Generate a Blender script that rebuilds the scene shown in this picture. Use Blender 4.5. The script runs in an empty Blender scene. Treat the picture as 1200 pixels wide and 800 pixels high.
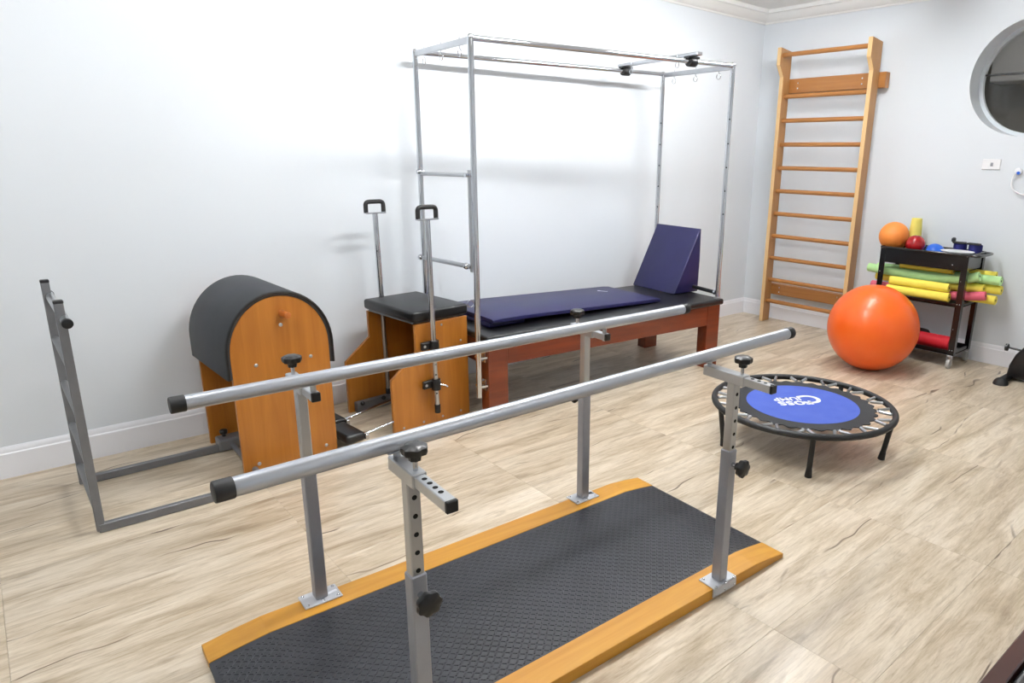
import bpy, bmesh, math, random
from mathutils import Vector, Matrix
random.seed(7)
S = bpy.context.scene
COL = S.collection
PI = math.pi

# ------------------------------------------------------------------ camera
def set_camera():
    f, yaw, pitch, roll = 796.877, 0.7299, -0.2655, 0.0160
    loc = Vector((-5.7252, -3.9750, 1.5))
    fw = Vector((math.sin(yaw)*math.cos(pitch), math.cos(yaw)*math.cos(pitch), math.sin(pitch)))
    r = Vector((math.cos(yaw), -math.sin(yaw), 0)); u = r.cross(fw)
    r2 = math.cos(roll)*r + math.sin(roll)*u; u2 = -math.sin(roll)*r + math.cos(roll)*u
    cam = bpy.data.cameras.new('camera'); ob = bpy.data.objects.new('camera', cam); COL.objects.link(ob)
    m = Matrix.Identity(4)
    for i in range(3):
        m[i][0] = r2[i]; m[i][1] = u2[i]; m[i][2] = -fw[i]; m[i][3] = loc[i]
    ob.matrix_world = m
    cam.sensor_width = 36; cam.lens = f/1200*36; cam.shift_x = (600-683.884)/1200
    cam.clip_start = 0.05
    S.camera = ob
set_camera()

# ------------------------------------------------------------------ world, exposure
w = bpy.data.worlds.new('world'); S.world = w; w.use_nodes = True
w.node_tree.nodes['Background'].inputs[0].default_value = (0.5, 0.55, 0.6, 1)
w.node_tree.nodes['Background'].inputs[1].default_value = 0.3
S.view_settings.view_transform = 'Standard'; S.view_settings.look = 'None'
S.view_settings.gamma = 1; S.view_settings.use_curve_mapping = False
S.view_settings.exposure = 0.0
LAMP_STRENGTH = 166.0
# ceiling lamps: (x, y, strength factor); the last is an added weak fill
LAMPS = [(-1.5, -1.66, 0.85), (-3.45, -1.66, 1.15), (-5.7, -1.9, 0.55), (-3.5, -4.4, 0.2)]

# ------------------------------------------------------------------ materials
def srgb(r, g, b):
    def c(v):
        v /= 255.0
        return v/12.92 if v <= 0.04045 else ((v+0.055)/1.055)**2.4
    return (c(r), c(g), c(b), 1)
MATS = {}
def mat(name, col, rough=0.5, metal=0.0, var=0.0, vscale=(8, 8, 8), col2=None, bump=0.0, bscale=200, coat=0.0, spec=0.5, emit=None, estr=0.0, trans=0.0, sheen=0.0):
    m = bpy.data.materials.new(name); m.use_nodes = True
    nt = m.node_tree; b = nt.nodes['Principled BSDF']
    b.inputs['Base Color'].default_value = col
    b.inputs['Roughness'].default_value = rough
    b.inputs['Metallic'].default_value = metal
    b.inputs['Specular IOR Level'].default_value = spec
    b.inputs['Coat Weight'].default_value = coat
    b.inputs['Coat Roughness'].default_value = 0.15
    b.inputs['Transmission Weight'].default_value = trans
    b.inputs['Sheen Weight'].default_value = sheen
    tc = nt.nodes.new('ShaderNodeTexCoord')
    if col2 is not None:
        mp = nt.nodes.new('ShaderNodeMapping'); mp.inputs['Scale'].default_value = vscale
        nz = nt.nodes.new('ShaderNodeTexNoise'); nz.inputs['Scale'].default_value = 1.0
        nz.inputs['Detail'].default_value = 6; nz.inputs['Roughness'].default_value = 0.6; nz.inputs['Distortion'].default_value = var
        rp = nt.nodes.new('ShaderNodeValToRGB')
        rp.color_ramp.elements[0].position = 0.3; rp.color_ramp.elements[0].color = col
        rp.color_ramp.elements[1].position = 0.7; rp.color_ramp.elements[1].color = col2
        nt.links.new(tc.outputs['Object'], mp.inputs['Vector']); nt.links.new(mp.outputs[0], nz.inputs['Vector'])
        nt.links.new(nz.outputs['Fac'], rp.inputs['Fac']); nt.links.new(rp.outputs[0], b.inputs['Base Color'])
    if bump > 0:
        n2 = nt.nodes.new('ShaderNodeTexNoise'); n2.inputs['Scale'].default_value = bscale; n2.inputs['Detail'].default_value = 3
        bp = nt.nodes.new('ShaderNodeBump'); bp.inputs['Strength'].default_value = bump; bp.inputs['Distance'].default_value = 0.002
        nt.links.new(tc.outputs['Object'], n2.inputs['Vector']); nt.links.new(n2.outputs['Fac'], bp.inputs['Height']); nt.links.new(bp.outputs[0], b.inputs['Normal'])
    if emit is not None:
        b.inputs['Emission Color'].default_value = emit; b.inputs['Emission Strength'].default_value = estr
    MATS[name] = m
    return m

mat('wall_paint', srgb(222, 227, 232), 0.6, bump=0.08, bscale=300, spec=0.3)
mat('ceiling_paint', srgb(236, 236, 234), 0.7, spec=0.2)
mat('trim_paint', srgb(240, 241, 246), 0.35, bump=0.02, bscale=60)
mat('slab', srgb(150, 132, 110), 0.9, col2=srgb(140, 122, 100), vscale=(6, 6, 6))
mat('beech', srgb(158, 112, 64), 0.42, col2=srgb(174, 128, 77), vscale=(30, 30, 1.6), var=0.6, coat=0.15)
mat('beech_rung', srgb(160, 104, 50), 0.4, col2=srgb(176, 120, 62), vscale=(30, 1.6, 30), var=0.6, coat=0.15)
mat('beech_edge', srgb(216, 178, 124), 0.5, col2=srgb(226, 190, 138), vscale=(30, 30, 2), var=0.5)
mat('orange_veneer', srgb(160, 96, 26), 0.4, col2=srgb(180, 114, 38), vscale=(24, 24, 1.5), var=0.8, coat=0.3)
mat('board_varnish', srgb(186, 126, 30), 0.42, col2=srgb(206, 150, 50), vscale=(1.6, 26, 26), var=0.7, coat=0.08)
mat('red_wood', srgb(92, 34, 10), 0.34, col2=srgb(122, 50, 17), vscale=(2, 20, 20), var=0.8, coat=0.35)
mat('dark_wood', srgb(58, 32, 28), 0.3, col2=srgb(78, 44, 38), vscale=(2, 18, 18), var=0.6, coat=0.3)
mat('peg_wood', srgb(168, 92, 36), 0.35, col2=srgb(186, 108, 48), vscale=(20, 3, 20))
mat('chrome', srgb(212, 214, 218), 0.1, 1.0, col2=srgb(200, 202, 208), vscale=(3, 3, 3))
mat('satin_metal', srgb(190, 192, 195), 0.3, 0.9, col2=srgb(176, 178, 182), vscale=(5, 5, 5))
mat('bar_alu', srgb(186, 190, 197), 0.38, 0.75, col2=srgb(178, 182, 190), vscale=(2, 20, 20))
mat('grey_paint', srgb(156, 158, 165), 0.42, 0.35, bump=0.15, bscale=400, col2=srgb(146, 148, 155), vscale=(9, 9, 9))
mat('plate_zinc', srgb(196, 198, 204), 0.45, 0.3, col2=srgb(186, 188, 194), vscale=(12, 12, 12))
mat('frame_grey', srgb(120, 121, 124), 0.42, 0.3, bump=0.15, bscale=300, col2=srgb(110, 111, 114), vscale=(9, 9, 9))
mat('black_plastic', srgb(14, 14, 16), 0.38, bump=0.05, bscale=300, col2=srgb(18, 18, 20), vscale=(12, 12, 12))
mat('black_rubber', srgb(16, 16, 18), 0.55, col2=srgb(22, 22, 24), vscale=(20, 20, 20))
mat('black_vinyl', srgb(12, 12, 14), 0.36, bump=0.12, bscale=260, col2=srgb(16, 16, 18), vscale=(5, 5, 5))
mat('charcoal_vinyl', srgb(44, 46, 50), 0.5, bump=0.15, bscale=260, col2=srgb(52, 54, 58), vscale=(5, 5, 5))
mat('navy_vinyl', srgb(22, 21, 68), 0.42, bump=0.1, bscale=300, col2=srgb(27, 26, 76), vscale=(5, 5, 5))
mat('black_gloss', srgb(10, 10, 11), 0.22, coat=0.3, col2=srgb(14, 14, 15), vscale=(6, 6, 6))
mat('dark_hole', srgb(6, 6, 6), 0.9, col2=srgb(9, 9, 9), vscale=(20, 20, 20))
mat('ball_orange', srgb(236, 92, 10), 0.36, coat=0.15, bump=0.06, bscale=120, col2=srgb(240, 104, 20), vscale=(4, 4, 4))
mat('ball_pale_orange', srgb(226, 130, 52), 0.5, col2=srgb(236, 142, 62), vscale=(8, 8, 8))
mat('ball_red', srgb(160, 16, 22), 0.25, coat=0.2, col2=srgb(150, 12, 20), vscale=(8, 8, 8))
mat('foam_yellow', srgb(252, 236, 100), 0.8, bump=0.3, bscale=180, col2=srgb(248, 228, 88), vscale=(20, 20, 20))
mat('foam_pale_yellow', srgb(240, 228, 120), 0.8, bump=0.3, bscale=180, col2=srgb(234, 220, 110), vscale=(20, 20, 20))
mat('foam_green', srgb(196, 240, 172), 0.8, bump=0.3, bscale=180, col2=srgb(186, 232, 160), vscale=(20, 20, 20))
mat('foam_pink', srgb(224, 104, 126), 0.8, bump=0.3, bscale=180, col2=srgb(216, 96, 118), vscale=(20, 20, 20))
mat('foam_red', srgb(204, 18, 40), 0.7, bump=0.3, bscale=180, col2=srgb(194, 14, 34), vscale=(20, 20, 20))
mat('blue_plastic', srgb(38, 104, 214), 0.35, col2=srgb(34, 96, 204), vscale=(10, 10, 10))
mat('white_plastic', srgb(240, 240, 242), 0.35, col2=srgb(234, 234, 236), vscale=(10, 10, 10))
mat('navy_fabric', srgb(28, 30, 110), 0.8, bump=0.2, bscale=400, col2=srgb(22, 24, 92), vscale=(20, 20, 20))
mat('tramp_blue', srgb(54, 80, 172), 0.7, bump=0.1, bscale=500, col2=srgb(66, 90, 178), vscale=(12, 12, 12))
mat('tramp_black', srgb(26, 27, 30), 0.75, bump=0.2, bscale=500, col2=srgb(34, 35, 38), vscale=(30, 30, 30))
mat('print_white', srgb(238, 240, 246), 0.6, col2=srgb(228, 230, 238), vscale=(20, 20, 20))
mat('print_dark', srgb(40, 42, 48), 0.6, col2=srgb(50, 52, 58), vscale=(20, 20, 20))
mat('caster_white', srgb(196, 198, 196), 0.45, col2=srgb(180, 182, 180), vscale=(20, 20, 20))
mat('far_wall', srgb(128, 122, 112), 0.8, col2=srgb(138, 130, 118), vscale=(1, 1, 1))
mat('lamp_white', srgb(235, 235, 235), 0.5, col2=srgb(230, 230, 230), vscale=(3, 3, 3))

mat('tread', srgb(25, 27, 33), 0.40, col2=srgb(37, 39, 46), vscale=(5, 5, 5), spec=0.55)

def plank_material():
    m = bpy.data.materials.new('vinyl_plank'); m.use_nodes = True; MATS['vinyl_plank'] = m
    nt = m.node_tree; b = nt.nodes['Principled BSDF']; L = nt.links.new
    N = nt.nodes.new
    tc = N('ShaderNodeTexCoord'); oi = N('ShaderNodeObjectInfo')
    mul = N('ShaderNodeMath'); mul.operation = 'MULTIPLY'; mul.inputs[1].default_value = 53.0; L(oi.outputs['Random'], mul.inputs[0])
    cmb = N('ShaderNodeCombineXYZ')
    for i in range(3): L(mul.outputs[0], cmb.inputs[i])
    add = N('ShaderNodeVectorMath'); add.operation = 'ADD'; L(tc.outputs['Object'], add.inputs[0]); L(cmb.outputs[0], add.inputs[1])
    def noise(sc, scale=1.0, det=6, dist=0.0, rough=0.6):
        mp = N('ShaderNodeMapping'); mp.inputs['Scale'].default_value = sc; L(add.outputs[0], mp.inputs[0])
        n = N('ShaderNodeTexNoise'); n.inputs['Scale'].default_value = scale; n.inputs['Detail'].default_value = det
        n.inputs['Distortion'].default_value = dist; n.inputs['Roughness'].default_value = rough
        L(mp.outputs[0], n.inputs['Vector']); return n
    def ramp(src, stops):
        r = N('ShaderNodeValToRGB'); el = r.color_ramp.elements
        while len(el) < len(stops): el.new(0.5)
        for e, (p, c) in zip(el, stops): e.position = p; e.color = c
        L(src, r.inputs[0]); return r
    def mixc(fac, a, c, mode='MIX'):
        x = N('ShaderNodeMix'); x.data_type = 'RGBA'; x.blend_type = mode
        if isinstance(fac, float): x.inputs[0].default_value = fac
        else: L(fac, x.inputs[0])
        L(a, x.inputs[6])
        if isinstance(c, tuple): x.inputs[7].default_value = c
        else: L(c, x.inputs[7])
        return x.outputs[2]
    big = noise((1.5, 10.0, 1), 1, 7, 0.7, 0.68)
    base = ramp(big.outputs['Fac'], [(0.27, srgb(158, 138, 113)), (0.43, srgb(196, 179, 154)), (0.57, srgb(219, 205, 184)), (0.78, srgb(231, 220, 204))])
    fine = noise((7.0, 95, 1), 1, 7, 0.9, 0.74)
    fr = ramp(fine.outputs['Fac'], [(0.32, (0.50, 0.44, 0.37, 1)), (0.47, (0.86, 0.83, 0.79, 1)), (0.58, (1, 1, 1, 1))])
    c1 = mixc(0.62, base.outputs[0], fr.outputs[0], 'MULTIPLY')
    blot = noise((2.2, 14, 1), 1.2, 5, 1.2)
    br = ramp(blot.outputs['Fac'], [(0.58, (0, 0, 0, 1)), (0.75, (0.7, 0.7, 0.7, 1))])
    c2 = mixc(br.outputs[0], c1, srgb(150, 130, 106))
    # thin drying cracks: contour lines of a stretched noise, broken up by a mask
    ck = N('ShaderNodeTexWave'); ck.wave_type = 'BANDS'; ck.bands_direction = 'Y'; ck.inputs['Scale'].default_value = 1.3
    ck.inputs['Distortion'].default_value = 5.5; ck.inputs['Detail'].default_value = 3; ck.inputs['Detail Scale'].default_value = 1.6; ck.inputs['Detail Roughness'].default_value = 0.55
    cmp_ = N('ShaderNodeMapping'); cmp_.inputs['Scale'].default_value = (0.55, 1.0, 1.0); L(add.outputs[0], cmp_.inputs[0]); L(cmp_.outputs[0], ck.inputs['Vector'])
    ckr = ramp(ck.outputs['Fac'], [(0.9962, (0, 0, 0, 1)), (0.9995, (1, 1, 1, 1))])
    mk = noise((1.6, 2.6, 1), 1.5, 2)
    mkr = ramp(mk.outputs['Fac'], [(0.53, (0, 0, 0, 1)), (0.62, (1, 1, 1, 1))])
    cm = N('ShaderNodeMath'); cm.operation = 'MULTIPLY'; L(ckr.outputs[0], cm.inputs[0]); L(mkr.outputs[0], cm.inputs[1])
    c3 = mixc(cm.outputs[0], c2, srgb(98, 78, 60))
    hs = N('ShaderNodeHueSaturation'); L(c3, hs.inputs['Color'])
    v = N('ShaderNodeMapRange'); v.inputs[3].default_value = 0.95; v.inputs[4].default_value = 1.05; L(oi.outputs['Random'], v.inputs[0]); L(v.outputs[0], hs.inputs['Value'])
    L(hs.outputs[0], b.inputs['Base Color'])
    rr = N('ShaderNodeMapRange'); rr.inputs[3].default_value = 0.22; rr.inputs[4].default_value = 0.40; L(fine.outputs['Fac'], rr.inputs[0]); L(rr.outputs[0], b.inputs['Roughness'])
    bp = N('ShaderNodeBump'); bp.inputs['Strength'].default_value = 0.12; bp.inputs['Distance'].default_value = 0.001
    L(fine.outputs['Fac'], bp.inputs['Height']); L(bp.outputs[0], b.inputs['Normal'])
    b.inputs['Specular IOR Level'].default_value = 0.45
plank_material()

# ------------------------------------------------------------------ mesh helpers
def new(): return bmesh.new()
def box(bm, c, s, rz=0.0, bev=0.0, seg=1):
    b2 = bmesh.new()
    bmesh.ops.create_cube(b2, size=1.0)
    for v in b2.verts: v.co = Vector((v.co.x*s[0], v.co.y*s[1], v.co.z*s[2]))
    if bev > 0: bmesh.ops.bevel(b2, geom=b2.edges[:], offset=bev, segments=seg, affect='EDGES', profile=0.5)
    M = Matrix.Translation(Vector(c)) @ Matrix.Rotation(rz, 4, 'Z')
    bmesh.ops.transform(b2, matrix=M, verts=b2.verts)
    merge(bm, b2); return bm
def merge(bm, b2):
    me = bpy.data.meshes.new('tmp'); b2.to_mesh(me); b2.free(); bm.from_mesh(me); bpy.data.meshes.remove(me)
def cyl(bm, p0, p1, r, seg=16, r2=None, bev=0.0):
    p0 = Vector(p0); p1 = Vector(p1); d = p1-p0
    b2 = bmesh.new()
    bmesh.ops.create_cone(b2, cap_ends=True, cap_tris=False, segments=seg, radius1=r, radius2=r if r2 is None else r2, depth=d.length)
    if bev > 0:
        es = [e for e in b2.edges if abs(e.verts[0].co.z-e.verts[1].co.z) < 1e-6]
        bmesh.ops.bevel(b2, geom=es, offset=bev, segments=2, affect='EDGES', profile=0.5)
    q = Vector((0, 0, 1)).rotation_difference(d.normalized())
    bmesh.ops.transform(b2, matrix=Matrix.Translation((p0+p1)/2) @ q.to_matrix().to_4x4(), verts=b2.verts)
    merge(bm, b2); return bm
def sphere(bm, c, r, u=24, v=16, s=(1, 1, 1)):
    b2 = bmesh.new(); bmesh.ops.create_uvsphere(b2, u_segments=u, v_segments=v, radius=r)
    for x in b2.verts: x.co = Vector((x.co.x*s[0]+c[0], x.co.y*s[1]+c[1], x.co.z*s[2]+c[2]))
    merge(bm, b2); return bm
def smooth_path(pts, n=6):
    P = [Vector(p) for p in pts]
    if len(P) < 3: return P
    out = []
    for i in range(len(P)-1):
        a = P[max(i-1, 0)]; b = P[i]; c = P[i+1]; d = P[min(i+2, len(P)-1)]
        for k in range(n):
            t = k/n
            out.append(0.5*((2*b)+(-a+c)*t+(2*a-5*b+4*c-d)*t*t+(-a+3*b-3*c+d)*t**3))
    out.append(P[-1]); return out
def sweep(bm, pts, r, seg=12, close=False):
    P = [Vector(p) for p in pts]; n = len(P); rings = []
    t0 = ((P[1]-P[0])).normalized()
    up = Vector((0, 0, 1)) if abs(t0.z) < 0.9 else Vector((1, 0, 0))
    nrm = (up - t0*up.dot(t0)).normalized(); prev = t0
    for i in range(n):
        if close: t = (P[(i+1) % n]-P[(i-1) % n]).normalized()
        else: t = (P[min(i+1, n-1)]-P[max(i-1, 0)]).normalized()
        q = prev.rotation_difference(t); nrm = (q @ nrm); nrm = (nrm - t*nrm.dot(t)).normalized(); prev = t
        bn = t.cross(nrm)
        rings.append([bm.verts.new(P[i] + r*(math.cos(2*PI*k/seg)*nrm+math.sin(2*PI*k/seg)*bn)) for k in range(seg)])
    for i in range(n if close else n-1):
        a = rings[i]; b = rings[(i+1) % n]
        for k in range(seg): bm.faces.new((a[k], a[(k+1) % seg], b[(k+1) % seg], b[k]))
    if not close:
        bm.faces.new(rings[0][::-1]); bm.faces.new(rings[-1])
    return bm
def prism(bm, poly, a0, a1, axis='Y', bev=0.0, seg=1):
    """poly: 2D outline; extruded along axis from a0 to a1. For 'Y' poly=(x,z); 'X' poly=(y,z); 'Z' poly=(x,y)"""
    def p3(p, a):
        if axis == 'Y': return Vector((p[0], a, p[1]))
        if axis == 'X': return Vector((a, p[0], p[1]))
        return Vector((p[0], p[1], a))
    b2 = bmesh.new()
    A = [b2.verts.new(p3(p, a0)) for p in poly]; B = [b2.verts.new(p3(p, a1)) for p in poly]
    fa = b2.faces.new(A); fb = b2.faces.new(B[::-1]); n = len(poly)
    for i in range(n): b2.faces.new((A[i], B[i], B[(i+1) % n], A[(i+1) % n]))
    bmesh.ops.recalc_face_normals(b2, faces=b2.faces)
    if bev > 0:
        es = [e for e in b2.edges if e.calc_face_angle(0) > 0.5]
        bmesh.ops.bevel(b2, geom=es, offset=bev, segments=seg, affect='EDGES', profile=0.5)
    merge(bm, b2); return bm
def ring(bm, c, r, t, seg=64, tseg=12):
    sweep(bm, [(c[0]+r*math.cos(2*PI*i/seg), c[1]+r*math.sin(2*PI*i/seg), c[2]) for i in range(seg)], t, tseg, close=True); return bm
def lathe(bm, prof, c=(0, 0, 0), seg=32, axis='Z', lobes=0, amp=0.0):
    """prof: [(r, h)]; optional lobed radius for star knobs"""
    rings = []
    for (r, h) in prof:
        rr = []
        for k in range(seg):
            a = 2*PI*k/seg; q = r*(1+amp*math.cos(lobes*a)) if lobes else r
            x, y, z = q*math.cos(a), q*math.sin(a), h
            if axis == 'Y': x, y, z = x, h, y
            if axis == 'X': x, y, z = h, x, y
            rr.append(bm.verts.new((c[0]+x, c[1]+y, c[2]+z)))
        rings.append(rr)
    for a, b in zip(rings, rings[1:]):
        for k in range(seg): bm.faces.new((a[k], a[(k+1) % seg], b[(k+1) % seg], b[k]))
    bm.faces.new(rings[0][::-1]); bm.faces.new(rings[-1])
    return bm
def obj(name, bm, m, parent=None, angle=35, loc=None, rot=None, label=None):
    if isinstance(bm, bmesh.types.BMesh):
        bmesh.ops.recalc_face_normals(bm, faces=bm.faces)
        me = bpy.data.meshes.new(name); bm.to_mesh(me); bm.free()
        me.materials.append(MATS[m])
        me.polygons.foreach_set('use_smooth', [True]*len(me.polygons)); me.set_sharp_from_angle(angle=math.radians(angle))
    else: me = bm
    o = bpy.data.objects.new(name, me); COL.objects.link(o)
    if parent: o.parent = parent
    if loc is not None: o.location = loc
    if rot is not None: o.rotation_euler = rot
    if label: o['label'] = label
    return o
def share(name, src, parent=None, loc=(0, 0, 0), rot=(0, 0, 0)):
    return obj(name, src.data, None, parent, loc=loc, rot=rot)
def thing(name, label, cat, loc=(0, 0, 0), rz=0.0, group=None):
    o = bpy.data.objects.new(name, None); COL.objects.link(o); o.location = loc; o.rotation_euler = (0, 0, rz)
    o.empty_display_size = 0.1
    o['label'] = label; o['category'] = cat
    if group: o['group'] = group
    return o
def tag(o, label, cat, group=None):
    o['label'] = label; o['category'] = cat
    if group: o['group'] = group
    return o
def struct(name, bm, m, parent=None, label=None):
    o = obj(name, bm, m, parent); o['kind'] = 'structure'
    if label: o['label'] = label
    return o

# ------------------------------------------------------------------ the room
XL, YF, H = -7.3, -5.7, 2.79
floor = struct('floor', box(new(), ((XL)/2, YF/2, -0.04), (-XL+0.3, -YF+0.3, 0.05)), 'slab', label='floor of pale wood-look vinyl planks')
PX, PW, G = 0.95, 0.33, 0.0006
cache = {}
nx0 = -3.96 - 5*PX
for i in range(0, 12):
    x0 = nx0+i*PX; x1 = x0+PX
    a, b_ = max(x0, XL), min(x1, 0.0)
    if b_-a < 0.01: continue
    for j in range(0, 18):
        y1 = -j*PW; y0 = max(y1-PW, YF)
        if y1-y0 < 0.01: continue
        key = (round(b_-a, 3), round(y1-y0, 3))
        if key not in cache:
            bm = new(); box(bm, (0, 0, -0.0075), (key[0]-G, key[1]-G, 0.015), bev=0.0004, seg=1)
            o = obj('plank', bm, 'vinyl_plank', floor); cache[key] = o.data
        else: o = obj('plank', cache[key], None, floor)
        o.location = ((a+b_)/2, (y0+y1)/2, 0)
struct('ceiling', box(new(), (XL/2, YF/2, H+0.03), (-XL+0.4, -YF+0.4, 0.06)), 'ceiling_paint')
struct('wall_back', box(new(), (XL/2+0.1, 0.1, H/2), (-XL+0.2, 0.2, H)), 'wall_paint')
struct('wall_left', box(new(), (XL-0.1, YF/2, H/2), (0.2, -YF+0.4, H)), 'wall_paint')
struct('wall_front', box(new(), (XL/2, YF-0.1, H/2), (-XL, 0.2, H)), 'wall_paint')
# right wall with a round opening
WC, WR, WT = (-2.245, 2.088), 0.40, 0.22
def round_hole_wall():
    bm = new(); y0, y1, z0, z1 = YF, 0.0, 0.0, H
    angs = [2*PI*k/72 for k in range(72)]
    for cy in (y0, y1):
        for cz in (z0, z1): angs.append(math.atan2(cz-WC[1], cy-WC[0]) % (2*PI))
    angs = sorted(angs)
    def edge(a):
        c, s = math.cos(a), math.sin(a); t = 1e9
        if c > 1e-9: t = min(t, (y1-WC[0])/c)
        if c < -1e-9: t = min(t, (y0-WC[0])/c)
        if s > 1e-9: t = min(t, (z1-WC[1])/s)
        if s < -1e-9: t = min(t, (z0-WC[1])/s)
        return (WC[0]+t*c, WC[1]+t*s)
    R = []
    for a in angs:
        e = edge(a); ci = (WC[0]+WR*math.cos(a), WC[1]+WR*math.sin(a))
        R.append([bm.verts.new((x, p[0], p[1])) for x, p in ((0, ci), (0, e), (WT, e), (WT, ci))])
    n = len(R)
    for i in range(n):
        A, B = R[i], R[(i+1) % n]
        for k in range(4): bm.faces.new((A[k], B[k], B[(k+1) % 4], A[(k+1) % 4]))
    return bm
struct('wall_right', round_hole_wall(), 'wall_paint')
# baseboards with a stepped cap, crown mouldings
BBP = [(0, 0), (-0.016, 0), (-0.016, 0.118), (-0.011, 0.124), (-0.011, 0.138), (-0.006, 0.146), (-0.004, 0.151), (0, 0.151)]
CRP = [(0, 2.687), (-0.012, 2.687), (-0.014, 2.70), (-0.03, 2.706), (-0.05, 2.722), (-0.07, 2.745), (-0.078, 2.756), (-0.10, 2.76), (-0.102, 2.79), (0, 2.79)]
struct('baseboard_back', prism(new(), [(y, z) for y, z in BBP], XL, 0, 'X'), 'trim_paint')
struct('baseboard_right', prism(new(), [(x, z) for x, z in BBP], YF, 0, 'Y'), 'trim_paint')
struct('baseboard_left', prism(new(), [(XL-x, z) for x, z in BBP], YF, 0, 'Y'), 'trim_paint')
struct('baseboard_front', prism(new(), [(YF-y, z) for y, z in BBP], XL, 0, 'X'), 'trim_paint')
struct('trim_1', prism(new(), CRP, XL, 0, 'X'), 'ceiling_paint', label='crown moulding along the long wall')
struct('trim_2', prism(new(), CRP, YF, 0, 'Y'), 'ceiling_paint', label='crown moulding along the round-window wall')
struct('trim_3', prism(new(), [(XL-x, z) for x, z in CRP], YF, 0, 'Y'), 'ceiling_paint')
struct('trim_4', prism(new(), [(YF-y, z) for y, z in CRP], XL, 0, 'X'), 'ceiling_paint')
# round window: ring frame, pane, black glazing bar; a dim room lies behind it
wn = bpy.data.objects.new('window_1', None); COL.objects.link(wn); wn.location = (WT-0.02, WC[0], WC[1]); wn['kind'] = 'structure'
wn['label'] = 'round porthole window in the right wall'
bm = new(); seg = 64
pr = [(0.402, -0.02), (0.373, -0.02), (0.373, 0.02), (0.402, 0.02)]
rs = [[bm.verts.new((h, r*math.cos(2*PI*k/seg), r*math.sin(2*PI*k/seg))) for (r, h) in pr] for k in range(seg)]
for k in range(seg):
    A, B = rs[k], rs[(k+1) % seg]
    for q in range(4): bm.faces.new((A[q], B[q], B[(q+1) % 4], A[(q+1) % 4]))
obj('window_frame', bm, 'wall_paint', wn)
mat('glass', (0.9, 0.92, 0.92, 1), 0.03, trans=1.0)
MATS['glass'].node_tree.nodes['Principled BSDF'].inputs['IOR'].default_value = 1.45
obj('pane', cyl(new(), (-0.002, 0, 0), (0.002, 0, 0), 0.376, 64), 'glass', wn)
obj('glazing_bar', box(new(), (0, 0, 0.05), (0.02, 0.735, 0.014), bev=0.002), 'black_plastic', wn)
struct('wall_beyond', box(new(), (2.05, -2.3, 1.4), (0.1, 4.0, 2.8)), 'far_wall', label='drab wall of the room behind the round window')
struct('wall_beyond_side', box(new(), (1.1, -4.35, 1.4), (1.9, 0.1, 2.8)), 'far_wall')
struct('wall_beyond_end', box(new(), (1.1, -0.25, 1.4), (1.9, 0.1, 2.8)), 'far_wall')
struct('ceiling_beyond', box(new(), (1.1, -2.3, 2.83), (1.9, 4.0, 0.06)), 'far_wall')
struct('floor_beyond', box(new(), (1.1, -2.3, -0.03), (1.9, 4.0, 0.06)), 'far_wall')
t = thing('wall_cupboard', 'white hanging cupboard seen through the round window', 'cupboard', (2.0, -1.75, 2.215))
obj('body', box(new(), (-0.15, 0, 0.3), (0.3, 0.72, 0.56), bev=0.004), 'white_plastic', t)
for s in (-1, 1): obj('door', box(new(), (-0.307, s*0.181, 0.3), (0.014, 0.355, 0.55), bev=0.003), 'white_plastic', t)
t = thing('fill_lamp', 'unseen fill lamp added to brighten the room behind the round window', 'lamp', (1.0, -2.9, 2.80))  # added light source, out of view, only to brighten the far room
obj('base', cyl(new(), (0, 0, -0.03), (0, 0, 0), 0.12, 32), 'lamp_white', t)
mat('far_glow', (1, 1, 1, 1), 0.5, emit=(1, 0.95, 0.88, 1), estr=130)
obj('globe', sphere(new(), (0, 0, -0.035), 0.1, s=(1, 1, 0.5)), 'far_glow', t)

# ceiling lamps (just above the frame; last one added as fill behind the camera): white batten with two bare tubes
LN = ['nearest the wall bars', 'over the bed frame', 'at the left of the row', 'added unseen as weak fill, farthest from the long wall']
for i, (lx, ly, k) in enumerate(LAMPS):
    t = thing('ceiling_lamp', 'white ceiling batten lamp with two tubes ' + LN[i], 'lamp', (lx, ly, H), 0, 'ceiling batten lamps')
    obj('housing', prism(new(), [(-0.09, 0), (0.09, 0), (0.07, -0.05), (-0.07, -0.05)], -0.63, 0.63, 'X', bev=0.004), 'lamp_white', t)
    mn = 'tube_%d' % i
    mat(mn, (1, 1, 1, 1), 0.4, emit=(0.975, 0.99, 1.0, 1), estr=LAMP_STRENGTH*k)
    for s in (-1, 1):
        tb = obj('tube', cyl(new(), (-0.6, s*0.045, -0.075), (0.6, s*0.045, -0.075), 0.014, 12), mn, t)
        for e in (-1, 1): obj('lamp_holder', box(new(), (e*0.61, s*0.045, -0.065), (0.022, 0.03, 0.05), bev=0.003), 'lamp_white', tb)

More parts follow.
